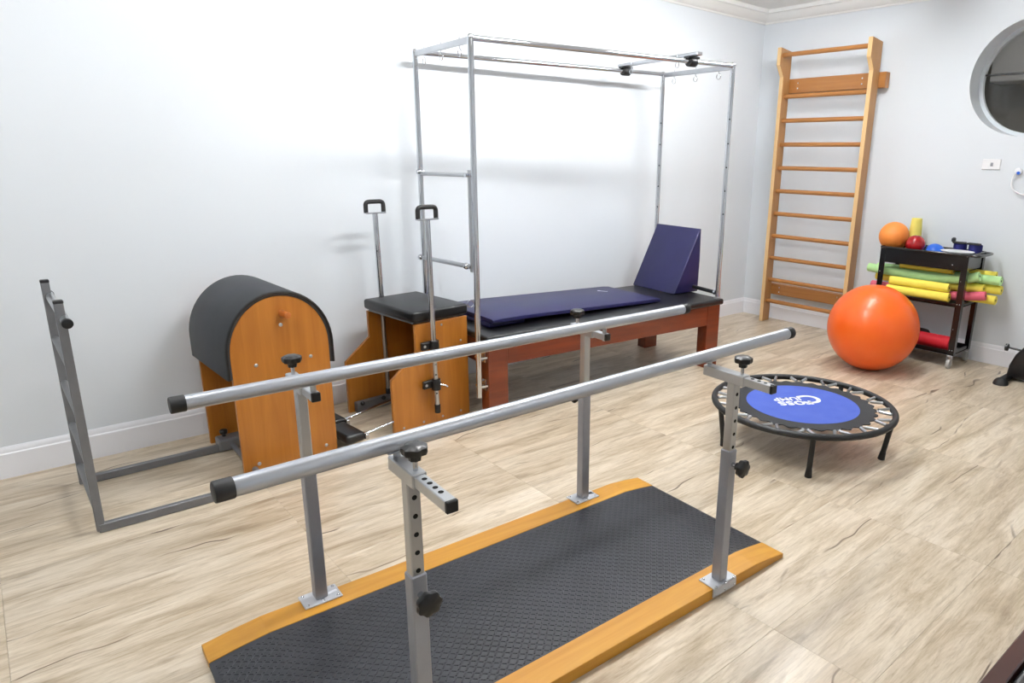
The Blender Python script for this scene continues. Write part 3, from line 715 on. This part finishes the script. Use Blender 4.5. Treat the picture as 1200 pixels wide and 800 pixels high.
# ------------------------------------------------------------------ trampoline
def trampoline():
    C = (-2.525, -2.18, 0); Z = 0.228; R = 0.466
    t = thing('mini_trampoline', 'round mini trampoline with blue centre and black rim on short legs', 'trampoline', C)
    obj('rim', ring(new(), (0, 0, Z), R, 0.0165, 72, 12), 'black_rubber', t)
    # jumping mat with scalloped edge
    NS = 16
    bm = new(); pts = []
    for k in range(216):
        a = 2*PI*k/216; r = 0.374+0.010*math.cos(a*2*NS)
        pts.append((r*math.cos(a), r*math.sin(a)))
    obj('jump_mat', prism(bm, pts, Z-0.004, Z+0.001, 'Z'), 'tramp_black', t)
    pts = [(0.294*math.cos(2*PI*k/96), 0.294*math.sin(2*PI*k/96)) for k in range(96)]
    bl = obj('blue_panel', prism(new(), pts, Z+0.0004, Z+0.0016, 'Z'), 'tramp_blue', t)
    # springs in V pairs, each pair meeting near the mat
    sp = None
    for k in range(NS):
        a0 = 2*PI*(k+0.5)/NS
        for s in (-1, 1):
            ai = a0+s*0.018; ao = a0+s*0.105
            p0 = Vector((0.378*math.cos(ai), 0.378*math.sin(ai), Z)); p1 = Vector(((R-0.008)*math.cos(ao), (R-0.008)*math.sin(ao), Z+0.002))
            d = p1-p0
            if sp is None:
                bm = new(); ln = d.length
                cyl(bm, (0, 0, 0.0), (0, 0, 0.02), 0.0018, 6); cyl(bm, (0, 0, ln-0.02), (0, 0, ln), 0.0018, 6)
                prof = []
                for q in range(13):
                    h = 0.012+(ln-0.024)*q/12; prof.append((0.0076 if q % 2 else 0.0090, h))
                lathe(bm, prof, seg=10)
                sp = obj('spring', bm, 'satin_metal', t); o = sp
            else: o = share('spring', sp, t)
            o.location = p0; o.rotation_euler = Vector((0, 0, 1)).rotation_difference(d.normalized()).to_euler()
        mp = Vector((0.352*math.cos(a0), 0.352*math.sin(a0), Z+0.002))
    for a in (218, 290, 2, 74, 146):
        q = math.radians(a); c, s = math.cos(q), math.sin(q)
        lg = obj('leg', cyl(new(), (0.455*c, 0.455*s, Z-0.006), (0.425*c, 0.425*s, 0.01), 0.0135, 14), 'black_rubber', t)
        obj('leg_foot', cyl(new(), (0.4245*c, 0.4245*s, 0.0), (0.430*c, 0.430*s, 0.045), 0.0185, 16, r2=0.0145, bev=0.002), 'black_rubber', lg)
    # print, upside down for the viewer
    yaw = 2.55
    text_mesh('printed_initial', 'C', 0.17, 'print_white', bl, (0.095, 0.01, Z+0.0021), (0, 0, yaw), 0.0003)
    text_mesh('printed_word', 'ross', 0.115, 'print_white', bl, (-0.03, 0.015, Z+0.0021), (0, 0, yaw), 0.0003)
    text_mesh('printed_word', 'JUMP', 0.07, 'print_white', bl, (-0.005, 0.09, Z+0.0021), (0, 0, yaw), 0.0003)
trampoline()

# ------------------------------------------------------------------ exercise ball
bt = thing('exercise_ball', 'big orange exercise ball on the floor before the black cart', 'ball', (-0.865, -1.75, 0))
bm = new(); R = 0.317
prof = []
for k in range(97):
    a = -PI/2+PI*k/96; r = R
    if abs(math.degrees(a)) > 38: r = R-0.0009*(0.5+0.5*math.cos(math.degrees(a)*PI/2.2))
    prof.append((max(r*math.cos(a), 0.0008), r*math.sin(a)))
lathe(bm, prof, seg=64)
bm.transform(Matrix.Rotation(0.32, 4, 'Y') @ Matrix.Rotation(0.25, 4, 'X'))
for v in bm.verts: v.co.z = max(v.co.z, -R+0.006)+R-0.006
obj('ball_shell', bm, 'ball_orange', bt, angle=60)
b2 = new(); n = Vector((0.18, -0.35, 0.9)); 
plug = cyl(new(), (0, 0, 0), (0, 0, 0.004), 0.012, 16)
plug.transform(Matrix.Translation(Vector((0, 0, R-0.006))) @ Matrix.Rotation(2.2, 4, 'Y') @ Matrix.Translation(Vector((0, 0, R-0.002))))
obj('plug', plug, 'white_plastic', bt); b2.free()

# ------------------------------------------------------------------ rolling cart and its load
def cart():
    t = thing('utility_cart', 'black metal rolling cart against the right wall', 'cart', (-0.235, -1.848, 0))
    hx, hy = 0.165, 0.302
    lv = {}
    for sx in (-1, 1):
        for sy in (-1, 1):
            x, y = sx*hx, sy*hy
            bm = new(); box(bm, (x-sx*0.002, y, 0.477), (0.004, 0.042, 0.755), bev=0.001); box(bm, (x-sx*0.02, y+sy*0.021, 0.477), (0.04, 0.004, 0.755), bev=0.001)
            lg = obj('leg', bm, 'black_gloss', t)
            for z in (0.845, 0.66, 0.49, 0.3, 0.14):
                obj('screw', sphere(new(), (x+sx*0.001, y+0.008, z), 0.0045, 8, 6), 'chrome', lg); 
                if z in (0.845, 0.49, 0.14): obj('screw', sphere(new(), (x+sx*0.001, y-0.010, z), 0.0045, 8, 6), 'chrome', lg)
            cs = new(); box(cs, (x, y, 0.092), (0.03, 0.03, 0.02), bev=0.002); box(cs, (x-0.0, y+0.016, 0.06), (0.03, 0.003, 0.06)); box(cs, (x, y-0.016, 0.06), (0.03, 0.003, 0.06))
            ca = obj('caster', cs, 'satin_metal', t)
            obj('wheel', cyl(new(), (x, y-0.012, 0.036), (x, y+0.012, 0.036), 0.036, 24, bev=0.004), 'caster_white', ca)
    def tray(nm, z0, z1, rim):
        bm = new(); x0, x1, y0, y1 = -hx+0.005, hx-0.005, -hy-0.016, hy+0.016
        box(bm, (0, 0, z0+0.004), (x1-x0, y1-y0, 0.008))
        for s in (-1, 1):
            box(bm, (s*(hx-0.008), 0, (z0+z1)/2), (0.006, y1-y0, z1-z0), bev=0.001); box(bm, (0, s*(hy+0.013), (z0+z1)/2), (x1-x0, 0.006, z1-z0), bev=0.001)
        o = obj(nm, bm, 'black_gloss', t)
        if rim:
            rc = [(-hx-0.004, -hy-0.02), (hx+0.004, -hy-0.02), (hx+0.004, hy+0.02), (-hx-0.004, hy+0.02)]
            obj('rim', sweep(new(), [Vector((p[0], p[1], z1)) for a, b in zip(rc, rc[1:]+rc[:1]) for p in [(a[0]+(b[0]-a[0])*f, a[1]+(b[1]-a[1])*f) for f in (0.03, 0.5, 0.97)]], 0.009, 10, close=True), 'black_gloss', o)
    tray('top_tray', 0.735, 0.852, True); tray('middle_shelf', 0.466, 0.492, False); tray('bottom_shelf', 0.103, 0.135, False)
    hp = smooth_path([(0.135, -hy-0.015, 0.85), (0.135, -hy-0.06, 0.85), (0.115, -hy-0.078, 0.85), (0, -hy-0.082, 0.85), (-0.115, -hy-0.078, 0.85), (-0.135, -hy-0.06, 0.85), (-0.135, -hy-0.015, 0.85)], 5)
    obj('push_handle', sweep(new(), hp, 0.010, 12), 'black_gloss', t)
    lt = obj('tray_catch', sphere(new(), (-hx-0.004, -0.22, 0.775), 0.006, 10, 6), 'chrome', t)
cart()
ZTR = 0.743
def foam_roll(name, label, cat, m, pts, r, group=None, hole=True):
    P = smooth_path(pts, 6); o = obj(name, sweep(new(), P, r, 18), m); tag(o, label, cat, group)
    if hole:
        d = (P[-1]-P[-2]).normalized() if len(P) > 1 else Vector((0, -1, 0)); e = Vector(P[-1])
        obj('core_hole', cyl(new(), e-d*0.002, e+d*0.0008, 0.008, 12), 'dark_hole', o)
    return o
GN = 'foam noodles on the cart shelf'
r_ = 0.0335
foam_roll('foam_noodle', 'short yellow foam noodle at the shelf front, lowest, above the big ball', 'foam noodle', 'foam_yellow', [(-0.37, -1.60, 0.527), (-0.37, -2.07, 0.527)], r_, GN)
foam_roll('foam_noodle', 'short yellow foam noodle lying upon the lowest front one', 'foam noodle', 'foam_yellow', [(-0.352, -1.61, 0.594), (-0.352, -2.055, 0.594)], r_, GN)
foam_roll('foam_noodle', 'long sagging green foam noodle sticking out past both cart ends', 'foam noodle', 'foam_green', [(-0.285, -1.39, 0.662), (-0.285, -1.52, 0.655), (-0.285, -1.70, 0.645), (-0.285, -1.86, 0.642), (-0.285, -2.02, 0.652), (-0.285, -2.14, 0.67), (-0.285, -2.225, 0.70)], 0.034, GN)
foam_roll('foam_noodle', 'straight green foam noodle poking out at the right cart end', 'foam noodle', 'foam_green', [(-0.205, -1.62, 0.664), (-0.205, -2.346, 0.672)], 0.034, GN)
foam_roll('foam_noodle', 'yellow foam noodle high under the cart tray', 'foam noodle', 'foam_yellow', [(-0.248, -1.63, 0.706), (-0.246, -2.03, 0.706)], 0.024, GN)
foam_roll('foam_noodle', 'yellow foam noodle against the wall, highest at the right cart end', 'foam noodle', 'foam_yellow', [(-0.145, -1.75, 0.70), (-0.145, -2.29, 0.698)], 0.03, GN)
foam_roll('foam_noodle', 'yellow foam noodle just under the sagging green one', 'foam noodle', 'foam_yellow', [(-0.235, -1.98, 0.592), (-0.235, -2.25, 0.605)], 0.032, GN)
foam_roll('foam_noodle', 'yellow foam noodle ending level with the pink one at the right', 'foam noodle', 'foam_yellow', [(-0.17, -1.70, 0.594), (-0.17, -2.348, 0.60)], r_, GN)
foam_roll('foam_noodle', 'pink foam noodle across the cart shelf', 'foam noodle', 'foam_pink', [(-0.298, -1.44, 0.53), (-0.298, -1.9, 0.527), (-0.292, -2.10, 0.535), (-0.275, -2.283, 0.562)], 0.033, GN)
foam_roll('foam_noodle', 'yellow foam noodle lowest at the right cart end', 'foam noodle', 'foam_yellow', [(-0.215, -1.75, 0.527), (-0.215, -2.335, 0.529)], r_, GN)
foam_roll('foam_noodle', 'yellow foam noodle stub at the left cart end', 'foam noodle', 'foam_yellow', [(-0.225, -1.44, 0.594), (-0.235, -1.66, 0.592)], r_, GN)
foam_roll('foam_noodle', 'green foam noodle at the back of the left cart end', 'foam noodle', 'foam_green', [(-0.145, -1.40, 0.655), (-0.145, -1.70, 0.664)], 0.032, GN)
rr = foam_roll('foam_roller', 'thick red foam roller lying on the lowest cart shelf', 'foam roller', 'foam_red', [(-0.31, -1.62, 0.167), (-0.31, -2.11, 0.167)], 0.055, hole=False)
bd = thing('balance_disc', 'black round disc standing at the back of the lowest cart shelf', 'disc', (-0.145, -1.79, 0.112))
bm = new(); lathe(bm, [(0.02, 0), (0.085, 0.004), (0.10, 0.03), (0.10, 0.055), (0.085, 0.08), (0.03, 0.086)], seg=36); obj('disc_body', bm, 'black_rubber', bd)
obj('valve', cyl(new(), (0.098, 0, 0.04), (0.104, 0, 0.04), 0.006, 10), 'black_plastic', bd)
o = thing('soft_ball', 'pale orange soft ball on the left of the cart tray', 'ball', (-0.27, -1.555, ZTR))
bm = new(); sphere(bm, (0, 0, 0.185), 0.112, 40, 24); obj('ball_shell', bm, 'ball_pale_orange', o)
bm = new(); lathe(bm, [(0.05, 0.0), (0.055, 0.02), (0.065, 0.082), (0.06, 0.09), (0.045, 0.012)], seg=24); obj('ring_stand', bm, 'black_plastic', o)
o = thing('toning_ball', 'small glossy red ball on the cart tray', 'ball', (-0.312, -1.745, ZTR))
bm = new(); sphere(bm, (0, 0, 0.142), 0.071, 32, 20); obj('ball_shell', bm, 'ball_red', o)
bm = new(); lathe(bm, [(0.035, 0.0), (0.038, 0.02), (0.045, 0.087), (0.04, 0.092), (0.03, 0.012)], seg=24); obj('ring_stand', bm, 'black_plastic', o)
o = thing('foam_block', 'pale yellow foam cone piece standing behind the two small balls', 'foam block', (-0.142, -1.662, ZTR))
bm = new(); lathe(bm, [(0.062, 0), (0.064, 0.004), (0.038, 0.324), (0.034, 0.328)], seg=24); obj('cone', bm, 'foam_pale_yellow', o)
o = thing('massage_dome', 'blue half-round dome on the cart tray', 'dome', (-0.21, -1.855, ZTR))
bm = new(); prof = [(0.077, 0), (0.078, 0.07)] + [(0.078*math.cos(a), 0.07+0.082*math.sin(a)) for a in [k*PI/2/10 for k in range(1, 10)]] + [(0.006, 0.152)]
lathe(bm, prof, seg=32); obj('dome_shell', bm, 'blue_plastic', o)
o = thing('white_dish', 'flat white oval dish lying on the cart tray', 'dish', (-0.285, -2.045, ZTR))
bm = new(); lathe(bm, [(0.05, 0), (0.055, 0.01), (0.06, 0.10), (0.094, 0.118), (0.097, 0.122), (0.09, 0.124), (0.05, 0.118)], seg=40)
for v in bm.verts: v.co.y *= 1.2
obj('dish_body', bm, 'white_plastic', o)
for k, (x, y, rz, lb) in enumerate(((-0.13, -2.005, 0.15, 'navy ankle weight with raised strap, nearer the blue dome'), (-0.135, -2.115, -0.1, 'navy ankle weight at the right cart handle'))):
    o = thing('ankle_weight', lb, 'ankle weight', (x, y, ZTR), rz, 'ankle weights on the cart')
    bm = new(); rings = []
    for q in range(25):
        a = 2*PI*q/24*0.94
        rings.append((0.05*math.cos(a), 0.046*math.sin(a)))
    out = rings; inn = [(x_*0.72, y_*0.72) for x_, y_ in rings][::-1]
    prism(bm, out+inn, 0.0, 0.165, 'Z', bev=0.004); obj('weight_cuff', bm, 'navy_fabric', o)
    bm = new(); box(bm, (-0.035, 0, 0.172), (0.05, 0.09, 0.014), bev=0.004)
    if k == 0: box(bm, (-0.03, 0.045, 0.19), (0.05, 0.025, 0.035), bev=0.008)
    obj('strap', bm, 'black_rubber', o)

# ------------------------------------------------------------------ pedal exerciser at the right edge
def pedal_machine():
    t = thing('pedal_exerciser', 'black pedal exerciser on the floor by the right wall', 'exerciser', (-0.30, -2.625, 0), 0.0); t.scale = (1.2, 1.2, 1.2)
    bm = new()
    prof = [(-0.17, 0.0), (-0.17, 0.02)] 
    poly = [(0.085, 0.015), (0.078, 0.09), (0.055, 0.16), (0.01, 0.225), (-0.06, 0.262), (-0.16, 0.27), (-0.26, 0.255), (-0.32, 0.2), (-0.345, 0.1), (-0.35, 0.015)]
    prism(bm, poly, -0.055, 0.055, 'X', bev=0.02, seg=3); obj('housing', bm, 'black_plastic', t)
    for y in (0.07, -0.33):
        ft = obj('stabilizer', box(new(), (-0.0, y, 0.02), (0.32, 0.045, 0.03), bev=0.012, seg=3), 'black_plastic', t)
        for s in (-1, 1):
            b2 = new(); sphere(b2, (s*0.165, y, 0.0), 0.045, 20, 12, (1, 0.9, 0.9))
            for v in b2.verts: v.co.z = max(v.co.z, 0.0)
            obj('foot', b2, 'black_rubber', ft)
    b2 = new(); lathe(b2, [(0.012, 0), (0.022, 0.004), (0.022, 0.018), (0.01, 0.022)], seg=20, axis='Y'); b2.transform(Matrix.Translation((-0.02, 0.10, 0.19)))
    kb = obj('tension_knob', b2, 'black_plastic', t); obj('knob_shaft', cyl(new(), (-0.02, 0.02, 0.185), (-0.02, 0.105, 0.19), 0.006, 10), 'black_plastic', kb)
    for s in (-1, 1):
        cr = obj('crank', box(new(), (s*0.075, -0.16, 0.15+s*0.05), (0.015, 0.025, 0.12), bev=0.004), 'satin_metal', t)
        obj('pedal', box(new(), (s*0.13, -0.16, 0.15+s*0.10), (0.09, 0.10, 0.02), bev=0.006), 'black_plastic', cr)
pedal_machine()

# ------------------------------------------------------------------ wall fittings
o = thing('wall_socket', 'white wall switch plate below the round window', 'switch', (-0.001, -2.085, 1.49))
obj('plate', box(new(), (-0.004, 0, 0), (0.008, 0.124, 0.076), bev=0.003), 'white_plastic', o)
obj('rocker', box(new(), (-0.0095, -0.004, 0), (0.004, 0.018, 0.026), bev=0.001), 'grey_paint', o)
o = thing('hose_hook', 'white wall hook with blue centre holding a pale cord', 'hook', (-0.001, -2.272, 1.445))
obj('hook_base', cyl(new(), (0, 0, 0), (-0.02, 0, 0), 0.024, 24, bev=0.003), 'white_plastic', o)
obj('hook_button', cyl(new(), (-0.02, -0.006, -0.012), (-0.028, -0.006, -0.012), 0.011, 16), 'blue_plastic', o)
obj('cord', sweep(new(), smooth_path([(-0.02, 0.01, -0.01), (-0.024, 0.024, -0.05), (-0.024, 0.02, -0.11), (-0.024, -0.02, -0.15), (-0.024, -0.08, -0.165), (-0.024, -0.14, -0.15), (-0.02, -0.16, -0.09)], 6), 0.0055, 10), 'white_plastic', o)

# ------------------------------------------------------------------ low bench at the lower right edge
o = thing('treatment_bench', 'dark brown wooden bench edge with black top at the lower right', 'bench', (-3.85, -4.0, 0), -0.02)
for s in (-1, 1): obj('side_rail', box(new(), (0, s*0.325, 0.415), (1.75, 0.037, 0.07), bev=0.003), 'dark_wood', o)
for s in (-1, 1): obj('end_rail', box(new(), (s*0.857, 0, 0.415), (0.036, 0.612, 0.07), bev=0.003), 'dark_wood', o)
obj('top_pad', box(new(), (0, 0, 0.42), (1.676, 0.61, 0.05), bev=0.015, seg=3), 'black_vinyl', o)
for sx in (-1, 1):
    for sy in (-1, 1): obj('leg', box(new(), (sx*0.83, sy*0.315, 0.19), (0.06, 0.05, 0.38), bev=0.003), 'dark_wood', o)
